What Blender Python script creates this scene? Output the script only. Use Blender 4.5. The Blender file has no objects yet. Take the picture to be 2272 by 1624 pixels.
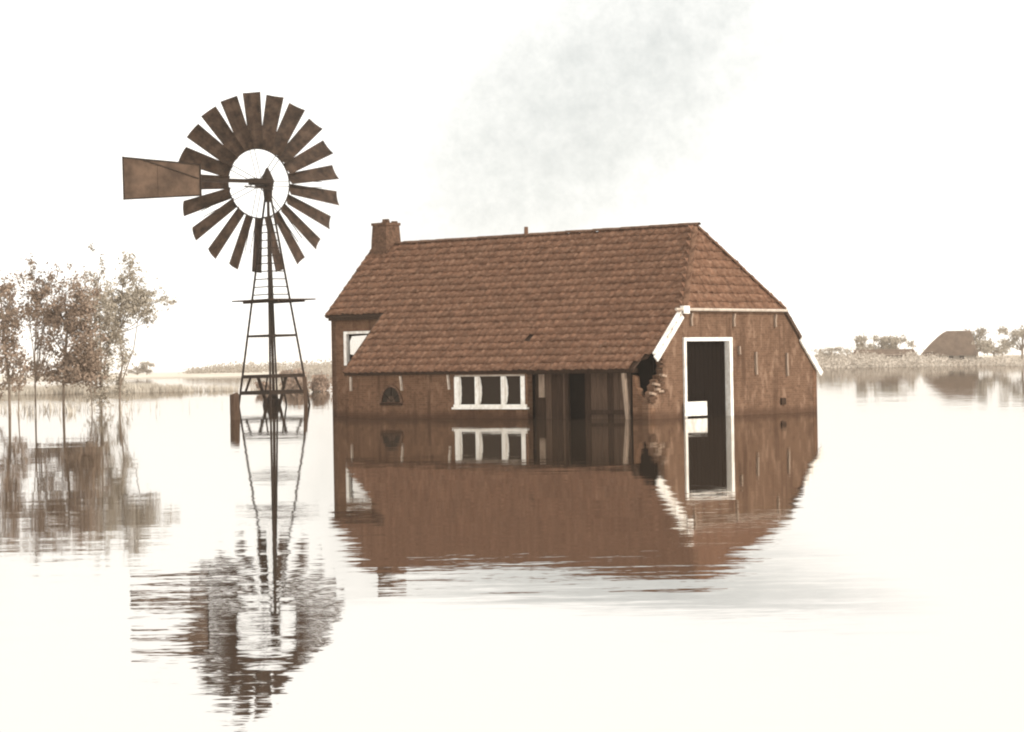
import bpy, math, random
import numpy as np
from mathutils import Matrix, Vector
from math import sin, cos, pi, radians, sqrt, atan2

sc = bpy.context.scene
col = sc.collection
random.seed(7)

# ------------------------------------------------------------------ camera
FPX, ROLL, HOR, CAMH = 5443.9, -0.0172, -3.364, 1.6     # focal length etc. in units of a 2272 px wide picture
cam = bpy.data.cameras.new('camera'); camo = bpy.data.objects.new('camera', cam); col.objects.link(camo)
cam.sensor_width = 36.0; cam.lens = 36.0 * FPX / 2272.0
cam.shift_y = HOR / 2272.0
cam.clip_start = 0.1; cam.clip_end = 12000
camo.matrix_world = Matrix.Translation((0, 0, CAMH)) @ Matrix.Rotation(pi / 2, 4, 'X') @ Matrix.Rotation(ROLL, 4, 'Z')
sc.camera = camo

def at(px, py, D):
    """picture point (2272 px wide) at depth D -> world point"""
    c, s = cos(ROLL), sin(ROLL); dx, dy = px - 1136, py - 812
    x = c * dx + s * dy; y = -s * dx + c * dy
    return Vector((x * D / FPX, D, CAMH - (y - HOR) * D / FPX))

# ------------------------------------------------------------------ sky and sun
SUN_AZ = atan2(0.80, -0.60); SUN_EL = radians(40)
w = bpy.data.worlds.new('World'); sc.world = w; w.use_nodes = True
nt = w.node_tree; N = nt.nodes; L = nt.links; N.clear()
def nd(t, **k):
    n = N.new(t)
    for a, b in k.items(): setattr(n, a, b)
    return n
def wmath(op, a, b=None):
    n = nd('ShaderNodeMath', operation=op)
    for i, v in enumerate((a, b)):
        if v is None: continue
        if isinstance(v, (int, float)): n.inputs[i].default_value = v
        else: L.new(v, n.inputs[i])
    return n.outputs[0]
tc = nd('ShaderNodeTexCoord')
sky = nd('ShaderNodeTexSky', sky_type='NISHITA', sun_disc=False)
sky.sun_elevation = SUN_EL; sky.sun_rotation = SUN_AZ; sky.air_density = 1.0; sky.dust_density = 2.0
nz = nd('ShaderNodeTexNoise'); nz.inputs['Scale'].default_value = 3.2; nz.inputs['Detail'].default_value = 5; nz.inputs['Roughness'].default_value = .55
nf = nd('ShaderNodeTexNoise'); nf.inputs['Scale'].default_value = 75; nf.inputs['Detail'].default_value = 9; nf.inputs['Roughness'].default_value = .75
L.new(tc.outputs['Generated'], nz.inputs['Vector']); L.new(tc.outputs['Generated'], nf.inputs['Vector'])
sep = nd('ShaderNodeSeparateXYZ'); L.new(tc.outputs['Generated'], sep.inputs[0])
# thinner grey patch in the white cloud sheet, leaning to the right as it rises
zx = wmath('SUBTRACT', sep.outputs['Z'], 0.105)
xx = wmath('SUBTRACT', wmath('SUBTRACT', sep.outputs['X'], 0.034), wmath('MULTIPLY', zx, 0.7))
d2 = wmath('ADD', wmath('POWER', wmath('DIVIDE', xx, 0.078), 2.0), wmath('POWER', wmath('DIVIDE', zx, 0.085), 2.0))
d2 = wmath('ADD', d2, wmath('MULTIPLY', wmath('SUBTRACT', nf.outputs['Fac'], 0.5), 1.6))
mr = nd('ShaderNodeMapRange', interpolation_type='SMOOTHSTEP')
L.new(d2, mr.inputs['Value']); mr.inputs['From Min'].default_value = 2.3; mr.inputs['From Max'].default_value = -1.2
mr2 = nd('ShaderNodeMapRange', interpolation_type='SMOOTHSTEP')
L.new(nz.outputs['Fac'], mr2.inputs['Value']); mr2.inputs['From Min'].default_value = .56; mr2.inputs['From Max'].default_value = .8
fwd = nd('ShaderNodeMath', operation='GREATER_THAN'); L.new(sep.outputs['Y'], fwd.inputs[0]); fwd.inputs[1].default_value = 0
thin = wmath('MAXIMUM', wmath('MULTIPLY', mr.outputs[0], fwd.outputs[0]), wmath('MULTIPLY', mr2.outputs[0], 0.5))
mixc = nd('ShaderNodeMix', data_type='RGBA')
L.new(thin, mixc.inputs['Factor'])
mixc.inputs['A'].default_value = (13.2, 12.9, 12.3, 1); mixc.inputs['B'].default_value = (4.9, 5.15, 5.0, 1)
mixs = nd('ShaderNodeMix', data_type='RGBA'); mixs.inputs['Factor'].default_value = .93
L.new(sky.outputs[0], mixs.inputs['A']); L.new(mixc.outputs['Result'], mixs.inputs['B'])
bg = nd('ShaderNodeBackground'); bg.inputs['Strength'].default_value = 0.1
out = nd('ShaderNodeOutputWorld'); L.new(mixs.outputs['Result'], bg.inputs['Color']); L.new(bg.outputs[0], out.inputs['Surface'])

sl = bpy.data.lights.new('sun', 'SUN'); so = bpy.data.objects.new('sun', sl); col.objects.link(so)
sl.energy = 2.6; sl.angle = radians(3); sl.color = (1, .95, .87)
sd = Vector((cos(SUN_EL) * sin(SUN_AZ), cos(SUN_EL) * cos(SUN_AZ), sin(SUN_EL)))
so.rotation_euler = sd.to_track_quat('Z', 'Y').to_euler(); so.location = sd * 60

vs = sc.view_settings; vs.view_transform = 'Standard'; vs.look = 'None'; vs.exposure = 0.28; vs.gamma = 1; vs.use_curve_mapping = False
sc.render.engine = 'CYCLES'
cy = sc.cycles
cy.use_denoising = True
cy.max_bounces = 6; cy.volume_bounces = 1; cy.transparent_max_bounces = 8
cy.pixel_filter_type = 'BLACKMAN_HARRIS'; cy.filter_width = 2.1

# ------------------------------------------------------------------ materials
MATS = {}
def tr3(c): return tuple(x * (.74 if max(c) < .28 else .86) for x in c) if max(c) < .7 else tuple(c)
def mat(name, c1, c2, scale=4.0, rough=.8, bump=0.0, bscale=None, stretch=(1, 1, 1), detail=6, streak=None, world=True, contrast=(.35, .65), cell=None):
    """two-tone noise material; streak=(colour, amount, stretch) adds weather streaks"""
    c1, c2 = tr3(c1), tr3(c2)
    if streak: streak = (tr3(streak[0]),) + tuple(streak[1:])
    m = bpy.data.materials.new(name); m.use_nodes = True; t = m.node_tree; n = t.nodes; l = t.links
    b = n['Principled BSDF']; b.inputs['Roughness'].default_value = rough; b.inputs['Specular IOR Level'].default_value = .10
    g = n.new('ShaderNodeNewGeometry') if world else n.new('ShaderNodeTexCoord')
    src = g.outputs['Position'] if world else g.outputs['Object']
    mp = n.new('ShaderNodeMapping'); mp.inputs['Scale'].default_value = stretch; l.new(src, mp.inputs[0])
    z = n.new('ShaderNodeTexNoise'); z.inputs['Scale'].default_value = scale; z.inputs['Detail'].default_value = detail; z.inputs['Roughness'].default_value = .65
    l.new(mp.outputs[0], z.inputs[0])
    r = n.new('ShaderNodeValToRGB'); r.color_ramp.elements[0].position, r.color_ramp.elements[1].position = contrast
    r.color_ramp.elements[0].color = (*c1, 1); r.color_ramp.elements[1].color = (*c2, 1)
    l.new(z.outputs['Fac'], r.inputs[0]); colour = r.outputs[0]
    if streak:
        sc_, amt, st = streak
        m2 = n.new('ShaderNodeMapping'); m2.inputs['Scale'].default_value = st; l.new(src, m2.inputs[0])
        z2 = n.new('ShaderNodeTexNoise'); z2.inputs['Scale'].default_value = 1.0; z2.inputs['Detail'].default_value = 5; l.new(m2.outputs[0], z2.inputs[0])
        r2 = n.new('ShaderNodeValToRGB'); r2.color_ramp.elements[0].position = .48; r2.color_ramp.elements[1].position = .72
        r2.color_ramp.elements[0].color = (0, 0, 0, 1); r2.color_ramp.elements[1].color = (amt, amt, amt, 1)
        l.new(z2.outputs['Fac'], r2.inputs[0])
        mx = n.new('ShaderNodeMix'); mx.data_type = 'RGBA'; l.new(r2.outputs[0], mx.inputs['Factor']); l.new(colour, mx.inputs['A']); mx.inputs['B'].default_value = (*sc_, 1)
        colour = mx.outputs['Result']
    if cell:
        vo = n.new('ShaderNodeTexVoronoi'); vo.inputs['Scale'].default_value = cell[0]; l.new(src, vo.inputs['Vector'])
        sp = n.new('ShaderNodeSeparateColor'); l.new(vo.outputs['Color'], sp.inputs[0])
        mr_ = n.new('ShaderNodeMapRange'); l.new(sp.outputs[0], mr_.inputs[0]); mr_.inputs['To Min'].default_value = cell[1]; mr_.inputs['To Max'].default_value = cell[2]
        vm = n.new('ShaderNodeVectorMath'); vm.operation = 'SCALE'; l.new(colour, vm.inputs[0]); l.new(mr_.outputs[0], vm.inputs['Scale']); colour = vm.outputs[0]
    l.new(colour, b.inputs['Base Color'])
    if bump:
        z3 = n.new('ShaderNodeTexNoise'); z3.inputs['Scale'].default_value = bscale or scale * 4; z3.inputs['Detail'].default_value = 4; l.new(mp.outputs[0], z3.inputs[0])
        bp = n.new('ShaderNodeBump'); bp.inputs['Strength'].default_value = bump; bp.inputs['Distance'].default_value = .05
        l.new(z3.outputs['Fac'], bp.inputs['Height']); l.new(bp.outputs[0], b.inputs['Normal'])
    MATS[name] = m
    return m

def brick_mat(name, c1, c2, mortar, stain, light, along):
    """small Dutch bricks with mortar, damp stains near the water and pale patches; along = 'X' or 'Y' house axis"""
    c1, c2, mortar, stain, light = map(tr3, (c1, c2, mortar, stain, light))
    m = bpy.data.materials.new(name); m.use_nodes = True; t = m.node_tree; n = t.nodes; l = t.links
    b = n['Principled BSDF']; b.inputs['Roughness'].default_value = .9; b.inputs['Specular IOR Level'].default_value = .06
    tcn = n.new('ShaderNodeTexCoord'); s = n.new('ShaderNodeSeparateXYZ'); l.new(tcn.outputs['Object'], s.inputs[0])
    cb = n.new('ShaderNodeCombineXYZ'); l.new(s.outputs[along], cb.inputs[0]); l.new(s.outputs['Z'], cb.inputs[1])
    bt = n.new('ShaderNodeTexBrick'); bt.inputs['Scale'].default_value = 1; bt.inputs['Brick Width'].default_value = .22; bt.inputs['Row Height'].default_value = .065
    bt.inputs['Mortar Size'].default_value = .008; bt.inputs['Color1'].default_value = (*c1, 1); bt.inputs['Color2'].default_value = (*c2, 1); bt.inputs['Mortar'].default_value = (*mortar, 1)
    l.new(cb.outputs[0], bt.inputs[0])
    def noise(scale, st):
        mp = n.new('ShaderNodeMapping'); mp.inputs['Scale'].default_value = st; l.new(tcn.outputs['Object'], mp.inputs[0])
        z = n.new('ShaderNodeTexNoise'); z.inputs['Scale'].default_value = scale; z.inputs['Detail'].default_value = 7; z.inputs['Roughness'].default_value = .62; l.new(mp.outputs[0], z.inputs[0]); return z.outputs['Fac']
    def ramp(v, a, b_, hi):
        r = n.new('ShaderNodeMapRange'); r.interpolation_type = 'SMOOTHSTEP'; r.inputs['From Min'].default_value = a; r.inputs['From Max'].default_value = b_; r.inputs['To Max'].default_value = hi; l.new(v, r.inputs[0]); return r.outputs[0]
    def mix(f, a, c):
        mx = n.new('ShaderNodeMix'); mx.data_type = 'RGBA'; l.new(f, mx.inputs['Factor']); l.new(a, mx.inputs['A']); mx.inputs['B'].default_value = (*c, 1); return mx.outputs['Result']
    c = bt.outputs['Color']
    c = mix(ramp(noise(1.0, (3.6, 3.6, 1.5)), .50, .68, .55), c, light)      # worn limewash, running down
    c = mix(ramp(noise(1.0, (2.6, 2.6, .34)), .50, .68, .75), c, stain)     # vertical rain streaks
    c = mix(ramp(noise(7, (1, 1, 1)), .50, .68, .55), c, stain)
    # tide mark left by the flood
    zz = n.new('ShaderNodeMath'); zz.operation = 'MULTIPLY_ADD'; l.new(noise(2.2, (1, 1, .2)), zz.inputs[0]); zz.inputs[1].default_value = -.35; l.new(s.outputs['Z'], zz.inputs[2])
    c = mix(ramp(zz.outputs[0], .12, -.12, .75), c, stain)
    l.new(c, b.inputs['Base Color'])
    bp = n.new('ShaderNodeBump'); bp.inputs['Strength'].default_value = .5; bp.inputs['Distance'].default_value = .02; bp.invert = True
    l.new(bt.outputs['Fac'], bp.inputs['Height']); l.new(bp.outputs[0], b.inputs['Normal'])
    MATS[name] = m

brick_mat('brick_front', (.205, .108, .064), (.15, .078, .045), (.20, .12, .075), (.085, .044, .026), (.28, .165, .105), 'X')
brick_mat('brick_gable', (.205, .116, .072), (.15, .082, .05), (.21, .13, .085), (.095, .051, .031), (.33, .21, .142), 'Y')
mat('tile', (.165, .081, .048), (.255, .134, .082), scale=5, rough=.75, bump=.25, bscale=40, detail=8, streak=((.34, .21, .14), .6, (9, 9, 9)), contrast=(.38, .62), cell=(4.2, .84, 1.14))
mat('ridge_clay', (.13, .07, .043), (.25, .14, .088), scale=5, rough=.8)
mat('sarking', (.06, .036, .024), (.075, .045, .03), scale=3)
mat('chimney_brick', (.09, .05, .031), (.22, .125, .08), scale=9, rough=.9, bump=.5, bscale=25)
mat('white_paint', (.70, .64, .56), (.84, .81, .75), scale=8, rough=.6, contrast=(.32, .55), streak=((.46, .37, .29), .55, (5, 5, 2)))
mat('old_white', (.42, .34, .27), (.62, .53, .44), scale=6, rough=.8)
mat('pale_wood', (.26, .185, .135), (.40, .30, .225), scale=5, rough=.85, stretch=(6, 6, .6))
mat('dark_wood', (.035, .021, .014), (.075, .045, .030), scale=4, rough=.85, stretch=(7, 7, .5))
mat('mid_wood', (.075, .045, .030), (.135, .084, .056), scale=4, rough=.85, stretch=(7, 7, .5))
mat('tarred_door', (.010, .006, .004), (.013, .008, .0054), scale=5, rough=.7, stretch=(5, 5, .6))
mat('void', (.010, .006, .004), (.014, .009, .006), scale=3)  # near-black: shade of interiors and gaps put into the colour
mat('iron', (.020, .0115, .007), (.042, .025, .016), scale=9, rough=.6)
mat('blade_metal', (.018, .0105, .0065), (.075, .043, .027), scale=3.6, rough=.65, detail=8, streak=((.15, .095, .066), .5, (2.2, 2.2, 2.2)))
mat('vane_metal', (.07, .042, .027), (.16, .10, .066), scale=1.6, rough=.7, streak=((.09, .058, .04), .6, (1.2, 1.2, 3)))
mat('post_wood', (.075, .045, .03), (.13, .08, .054), scale=5, rough=.9, stretch=(8, 8, .7), bump=.4)
mat('bark', (.17, .125, .09), (.32, .25, .19), scale=12, rough=.95)
mat('leaf_brown', (.20, .138, .096), (.36, .265, .196), scale=.8, rough=.8)
mat('leaf_olive', (.32, .265, .20), (.48, .42, .34), scale=.8, rough=.8)
mat('reed', (.46, .39, .31), (.66, .60, .51), scale=.35, rough=.9)
mat('shrub_leaf', (.26, .175, .125), (.40, .29, .22), scale=.9, rough=.9)
mat('mud', (.36, .29, .22), (.50, .42, .34), scale=.3, rough=.95)
mat('pasture', (.48, .42, .34), (.66, .60, .51), scale=.06, rough=.95)  # dry grass, with some distance haze mixed into the pale tone
mat('hazed_leaf', (.30, .25, .20), (.45, .39, .32), scale=.2, rough=.9)  # foliage lightened in its colour to stand in for haze
mat('hazed_scrub_leaf', (.40, .33, .265), (.60, .53, .45), scale=.12, rough=.95)  # far scrub, its haze fading painted into the leaf colour
mat('thatch', (.10, .064, .043), (.18, .122, .085), scale=.8, rough=.95)
mat('hazed_wall', (.36, .30, .24), (.48, .41, .34), scale=.6, rough=.9)  # distant walls, paled in the base colour in place of denser haze
mat('far_dark', (.05, .035, .026), (.07, .05, .037), scale=1)

mat('pale_brick', (.26, .175, .12), (.44, .32, .235), scale=9, rough=.9)
def glass():
    m = bpy.data.materials.new('glass'); m.use_nodes = True; n = m.node_tree.nodes; b = n['Principled BSDF']
    b.inputs['Base Color'].default_value = (.03, .021, .015, 1); b.inputs['Roughness'].default_value = .06; b.inputs['IOR'].default_value = 1.12
    MATS['glass'] = m
    m = bpy.data.materials.new('sky_glass'); m.use_nodes = True; b = m.node_tree.nodes['Principled BSDF']
    b.inputs['Base Color'].default_value = (.7, .68, .65, 1); b.inputs['Roughness'].default_value = .05; b.inputs['Metallic'].default_value = .85
    MATS['sky_glass'] = m
glass()

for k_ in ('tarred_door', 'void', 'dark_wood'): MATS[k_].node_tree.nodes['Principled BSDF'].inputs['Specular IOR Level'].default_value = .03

def water_mat():
    m = bpy.data.materials.new('flood_water'); m.use_nodes = True; t = m.node_tree; n = t.nodes; l = t.links
    n.remove(n['Principled BSDF']); o = n['Material Output']
    g = n.new('ShaderNodeNewGeometry'); s = n.new('ShaderNodeSeparateXYZ'); l.new(g.outputs['Position'], s.inputs[0])
    def math(op, a, b=None, c=None):
        q = n.new('ShaderNodeMath'); q.operation = op
        for i, v in enumerate((a, b, c)):
            if v is None: continue
            if isinstance(v, (int, float)): q.inputs[i].default_value = v
            else: l.new(v, q.inputs[i])
        return q.outputs[0]
    def noise(st, detail, off=0.0, rough=.5):
        mp = n.new('ShaderNodeMapping'); mp.inputs['Scale'].default_value = st; mp.inputs['Location'].default_value = (off, off * .7, 0); l.new(g.outputs['Position'], mp.inputs[0])
        z = n.new('ShaderNodeTexNoise'); z.inputs['Scale'].default_value = 1; z.inputs['Detail'].default_value = detail; z.inputs['Roughness'].default_value = rough; l.new(mp.outputs[0], z.inputs[0]); return z
    def step(v, a, b, hi=1.0, lo=0.0):
        r = n.new('ShaderNodeMapRange'); r.interpolation_type = 'SMOOTHSTEP'; r.inputs['From Min'].default_value = a; r.inputs['From Max'].default_value = b
        r.inputs['To Min'].default_value = lo; r.inputs['To Max'].default_value = hi; l.new(v, r.inputs[0]); return r.outputs[0]
    big = noise((.10, .22, 1), 3, 3.1)          # patches of breeze
    r1 = noise((.9, 3.4, 1), 3, 1.7)            # ripples, crests across the view
    r2 = noise((2.6, 9.0, 1), 2, 9.3)
    sw = noise((.22, .55, 1), 2, 5.5)           # slow swell
    # a breeze ruffles the near water on the right, beyond it lies sheltered by the house
    yw = math('MULTIPLY_ADD', math('SUBTRACT', big.outputs['Fac'], .5), 7.0, s.outputs['Y'])
    xw = math('MULTIPLY_ADD', math('SUBTRACT', r1.outputs['Fac'], .5), .25, s.outputs['X'])
    ruff = math('MULTIPLY', math('MULTIPLY', step(yw, 22.5, 14.0), step(math('ADD', math('MULTIPLY', r1.outputs['Fac'], .6), math('MULTIPLY', sw.outputs['Fac'], .4)), .42, .56, 1.0, .18)), math('MAXIMUM', step(xw, -1.25, -.75), step(xw, -1.85, -2.35)))
    near = step(s.outputs['Y'], 34.0, 13.0)
    amp = math('MULTIPLY_ADD', ruff, RUFF, math('MULTIPLY_ADD', near, NEAR, BASE))
    r3 = noise((9.0, 34.0, 1), 1, 4.4)
    def comp(i):
        a1 = math('SUBTRACT', SEP(r1, i), .5); a2 = math('SUBTRACT', SEP(r2, i), .5)
        return math('MULTIPLY', math('ADD', math('MULTIPLY', a1, .8), math('ADD', math('MULTIPLY', a2, .6), math('MULTIPLY', math('SUBTRACT', SEP(r3, i), .5), .6))), amp)
    seps = {}
    def SEP(node, i):
        if node not in seps:
            q = n.new('ShaderNodeSeparateColor'); l.new(node.outputs['Color'], q.inputs[0]); seps[node] = q
        return seps[node].outputs[i]
    nx = math('MULTIPLY', comp(0), .35)
    ny = math('ADD', comp(1), math('MULTIPLY', math('SUBTRACT', SEP(sw, 0), .5), SWELL))
    ny = math('SUBTRACT', ny, math('MULTIPLY', ruff, TILT))
    ny = math('SUBTRACT', ny, math('MULTIPLY', math('MULTIPLY', step(yw, 17.5, 13.0), step(xw, -1.25, -.75)), .055))   # steeper wavelets close by show their near faces
    cb = n.new('ShaderNodeCombineXYZ'); l.new(nx, cb.inputs[0]); l.new(ny, cb.inputs[1]); cb.inputs[2].default_value = 1
    nm = n.new('ShaderNodeVectorMath'); nm.operation = 'NORMALIZE'; l.new(cb.outputs[0], nm.inputs[0])
    gl = n.new('ShaderNodeBsdfGlossy'); gl.inputs['Color'].default_value = (.76, .745, .725, 1); gl.inputs['Roughness'].default_value = 0.02; l.new(nm.outputs[0], gl.inputs['Normal'])
    df = n.new('ShaderNodeBsdfDiffuse'); df.inputs['Color'].default_value = (.16, .11, .075, 1)
    fr = n.new('ShaderNodeFresnel'); fr.inputs['IOR'].default_value = 1.33
    f = math('MULTIPLY_ADD', fr.outputs[0], .10, .86)
    mx = n.new('ShaderNodeMixShader'); l.new(f, mx.inputs[0]); l.new(df.outputs[0], mx.inputs[1]); l.new(gl.outputs[0], mx.inputs[2]); l.new(mx.outputs[0], o.inputs['Surface'])
    MATS['flood_water'] = m
BASE, NEAR, RUFF, SWELL, TILT = .0105, .0190, .085, .0055, .028
water_mat()

# ------------------------------------------------------------------ mesh helpers
class MB:
    def __init__(s): s.v = []; s.f = []
    def add(s, v, f):
        o = len(s.v); s.v += [tuple(p) for p in v]; s.f += [tuple(i + o for i in q) for q in f]; return s
    def box(s, a, b):
        (x0, y0, z0), (x1, y1, z1) = a, b
        return s.add([(x0, y0, z0), (x1, y0, z0), (x1, y1, z0), (x0, y1, z0), (x0, y0, z1), (x1, y0, z1), (x1, y1, z1), (x0, y1, z1)],
                     [(0, 3, 2, 1), (4, 5, 6, 7), (0, 1, 5, 4), (1, 2, 6, 5), (2, 3, 7, 6), (3, 0, 4, 7)])
    def obox(s, c, ex, ey, ez):
        c, ex, ey, ez = map(Vector, (c, ex, ey, ez))
        v = [c + ex * i + ey * j + ez * k for k in (-1, 1) for i, j in ((-1, -1), (1, -1), (1, 1), (-1, 1))]
        return s.add(v, [(0, 3, 2, 1), (4, 5, 6, 7), (0, 1, 5, 4), (1, 2, 6, 5), (2, 3, 7, 6), (3, 0, 4, 7)])
    def bar(s, p, q, wx, wy=None, up=(0, 0, 1)):
        p, q = Vector(p), Vector(q); d = q - p; ln = d.length; d.normalize(); u = Vector(up)
        if abs(d.dot(u)) > .95: u = Vector((1, 0, 0)) if abs(d.x) < .9 else Vector((0, 1, 0))
        a = d.cross(u).normalized(); b = a.cross(d).normalized()
        return s.obox((p + q) / 2, a * wx / 2, b * (wy or wx) / 2, d * ln / 2)
    def tube(s, pts, rad, n=6, cap=True):
        pts = [Vector(p) for p in pts]; rings = []
        for i, p in enumerate(pts):
            d = (pts[min(i + 1, len(pts) - 1)] - pts[max(i - 1, 0)]).normalized()
            u = Vector((1, 0, 0)) if abs(d.x) < .8 else Vector((0, 1, 0))
            a = d.cross(u).normalized(); b = d.cross(a)
            r = rad[i] if isinstance(rad, (list, tuple)) else rad
            rings.append([p + (a * cos(2 * pi * k / n) + b * sin(2 * pi * k / n)) * r for k in range(n)])
        v = [q for r in rings for q in r]; f = []
        for i in range(len(pts) - 1):
            for k in range(n): f.append((i * n + k, i * n + (k + 1) % n, (i + 1) * n + (k + 1) % n, (i + 1) * n + k))
        if cap: f += [tuple(range(n))[::-1], tuple((len(pts) - 1) * n + k for k in range(n))]
        return s.add(v, f)
    def prism(s, poly, fn, t0, t1):
        """poly: 2D outline; fn(a,b,t) -> 3D point"""
        n = len(poly)
        v = [fn(a, b, t0) for a, b in poly] + [fn(a, b, t1) for a, b in poly]
        return s.add(v, [tuple(range(n))[::-1], tuple(range(n, 2 * n))] + [(i, (i + 1) % n, n + (i + 1) % n, n + i) for i in range(n)])
    def mesh(s, name, m, smooth=False):
        me = bpy.data.meshes.new(name); me.from_pydata(s.v, [], s.f); me.update()
        import bmesh
        if len(s.f) < 4000:
            bm = bmesh.new(); bm.from_mesh(me); bmesh.ops.recalc_face_normals(bm, faces=bm.faces); bm.to_mesh(me); bm.free()
        if smooth: me.polygons.foreach_set('use_smooth', [True] * len(me.polygons))
        me.materials.append(MATS[m]); return me
    def build(s, name, m, parent=None, smooth=False, kind=None):
        return link(name, s.mesh(name, m, smooth), parent, kind)

def link(name, me, parent=None, kind=None, mw=None):
    o = bpy.data.objects.new(name, me); col.objects.link(o)
    if parent: o.parent = parent
    if kind: o['kind'] = kind
    if mw is not None: o.matrix_local = mw
    return o
def thing(name, label, cat, loc=(0, 0, 0), rot=(0, 0, 0), group=None):
    o = bpy.data.objects.new(name, None); col.objects.link(o); o.location = loc; o.rotation_euler = rot; o.empty_display_size = .3
    return tag(o, label, cat, group)
def tag(o, label, cat, group=None):
    o['label'] = label; o['category'] = cat
    if group: o['group'] = group
    return o

# ------------------------------------------------------------------ water and land
def grid_sheet(name, m, xs, ys, zf, kind='structure'):
    b = MB(); nx, ny = len(xs), len(ys)
    b.v = [(x, y, zf(x, y)) for y in ys for x in xs]
    b.f = [(j * nx + i, j * nx + i + 1, (j + 1) * nx + i + 1, (j + 1) * nx + i) for j in range(ny - 1) for i in range(nx - 1)]
    return b.build(name, m, kind=kind, smooth=True)
def hnoise(x, y, seed=0):
    return (sin(x * 1.3 + seed) * cos(y * 1.7 + seed * 2) + .5 * sin(x * 3.1 + y * 2.3 + seed * 3) + .25 * sin(x * 7.3 - y * 5.1 + seed)) / 1.75

MB().add([(-3000, -60, 0), (3000, -60, 0), (3000, 3000, 0), (-3000, 3000, 0)], [(0, 1, 2, 3)]).build('water', 'flood_water', kind='structure')

def smooth(a, b, x):
    t = max(0, min(1, (x - a) / (b - a))); return t * t * (3 - 2 * t)
# half-drowned bank on the left
def bank_h(x, y):
    yc = 186 + .06 * x + 1.8 * hnoise(x * .12, 0, 2)
    h = .16 - abs(y - yc) / 3.2 * .40 + .17 * hnoise(x * .55, y * .35, 1)
    h -= .12 * smooth(-19, -13, x) * (1 - smooth(-12, -9, x))
    return max(h, -.6) - .55 * smooth(-7.0, -3.0, x) - .16 * smooth(-29, -25, x)
grid_sheet('bank', 'mud', list(np.linspace(-52, -2, 90)), list(np.linspace(178, 194, 26)), bank_h)
# far shore to the left: low pasture
def farl_h(x, y):
    return min(.9, (y - 560 + 14 * hnoise(x * .02, 0, 4) - 1.2 * max(0, x + 75)) * .03) - .3
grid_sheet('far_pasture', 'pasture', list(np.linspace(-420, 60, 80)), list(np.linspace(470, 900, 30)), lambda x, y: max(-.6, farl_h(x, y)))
# far shore to the right: a rise that carries a farm
def farr_h(x, y):
    sh = 455 - 130 * smooth(88, 150, x) + 6 * hnoise(x * .06, 0, 6)
    return max(-.6, min(1.5 + .5 * hnoise(x * .05, y * .03, 8), (y - sh) * .045))
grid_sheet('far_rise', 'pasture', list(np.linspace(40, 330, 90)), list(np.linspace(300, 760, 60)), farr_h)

# ------------------------------------------------------------------ farmhouse
YAW = .7324
house = thing('farmhouse', 'brown brick farmhouse with tiled half-hipped roof and chimney, standing in flood water', 'farmhouse', (3.808, 68.641, 0), (0, 0, -YAW))
W, HE, HER, HR, HH, ST, HU, XA, XL = 8.283, 1.434, 1.299, 5.622, 3.084, 1.4945, 3.248, -12.206, -14.855
YR = W / 2
SF = (HR - HE) / YR                      # front slope
SB = (HR - HER) / (W - YR)
zf = lambda y: HE + SF * y
yf = lambda z: (z - HE) / SF
zb = lambda y: HER + SB * (W - y)
yb = lambda z: W - (z - HER) / SB

# walls (front: fn(a=x, b=z, t=y))
FX = lambda a, b, t: (a, t, b)
GY = lambda a, b, t: (t, a, b)
m = MB()
y0, y1 = .10, .32
WX0, WX1, WZ0, WZ1 = -7.55, -4.72, .36, 1.31
m.prism([(-12.10, -.9), (WX0, -.9), (WX0, 1.44), (-12.10, 1.44)], FX, y0, y1)
m.prism([(WX0, -.9), (-4.62, -.9), (-4.62, WZ0), (WX0, WZ0)], FX, y0, y1)
m.prism([(WX0, WZ1), (-4.62, WZ1), (-4.62, 1.44), (WX0, 1.44)], FX, y0, y1)
m.prism([(WX1, WZ0), (-4.62, WZ0), (-4.62, WZ1), (WX1, WZ1)], FX, y0, y1)
m.build('front_wall', 'brick_front', house)
m = MB()
m.prism([(-.66, -.9), (-.02, -.9), (-.02, .30), (-.12, .36), (-.14, .46), (-.26, .50), (-.28, .62), (-.44, .68), (-.46, .84), (-.56, .9), (-.58, 1.2), (-.66, 1.24)], FX, y0, y1)
m.build('broken_corner_wall', 'brick_front', house)
MB().box((-4.62, .62, -.9), (-.3, .74, 1.95)).build('recess_wall', 'void', house)  # back of the recess, with the dark of the interior painted on
m = MB(); m.prism([(-14.74, -.9), (-12.0, -.9), (-12.0, 3.16), (-14.74, 3.16)], FX, 1.92, 2.14)
# opening for the high window is cut by building the wall round it
m = MB(); HX0, HX1, HZ0, HZ1 = -14.13, -12.75, 1.66, 2.76
for poly in ([(-14.74, -.9), (HX0, -.9), (HX0, 3.2), (-14.74, 3.2)], [(HX0, -.9), (HX1, -.9), (HX1, HZ0), (HX0, HZ0)],
             [(HX0, HZ1), (HX1, HZ1), (HX1, 3.2), (HX0, 3.2)], [(HX1, -.9), (-11.9, -.9), (-11.9, 3.2), (HX1, 3.2)]):
    m.prism(poly, FX, 1.92, 2.14)
m.build('side_wall', 'brick_front', house)
MB().prism([(.33, -.9), (1.9, -.9), (1.9, zf(1.9) - .1), (.33, zf(.33) - .1)], GY, -12.10, -11.9).build('aisle_end_wall', 'brick_gable', house)
MB().prism([(1.92, -.9), (8.18, -.9), (8.18, zb(8.18) - .06), (YR, HR - .1), (1.92, zf(1.92) - .1)], GY, -14.72, -14.5).build('end_wall', 'brick_gable', house)
MB().prism([(-14.7, -.9), (-.02, -.9), (-.02, 1.28), (-14.7, 1.28)], FX, 8.0, 8.2).build('back_wall', 'brick_front', house)
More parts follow.
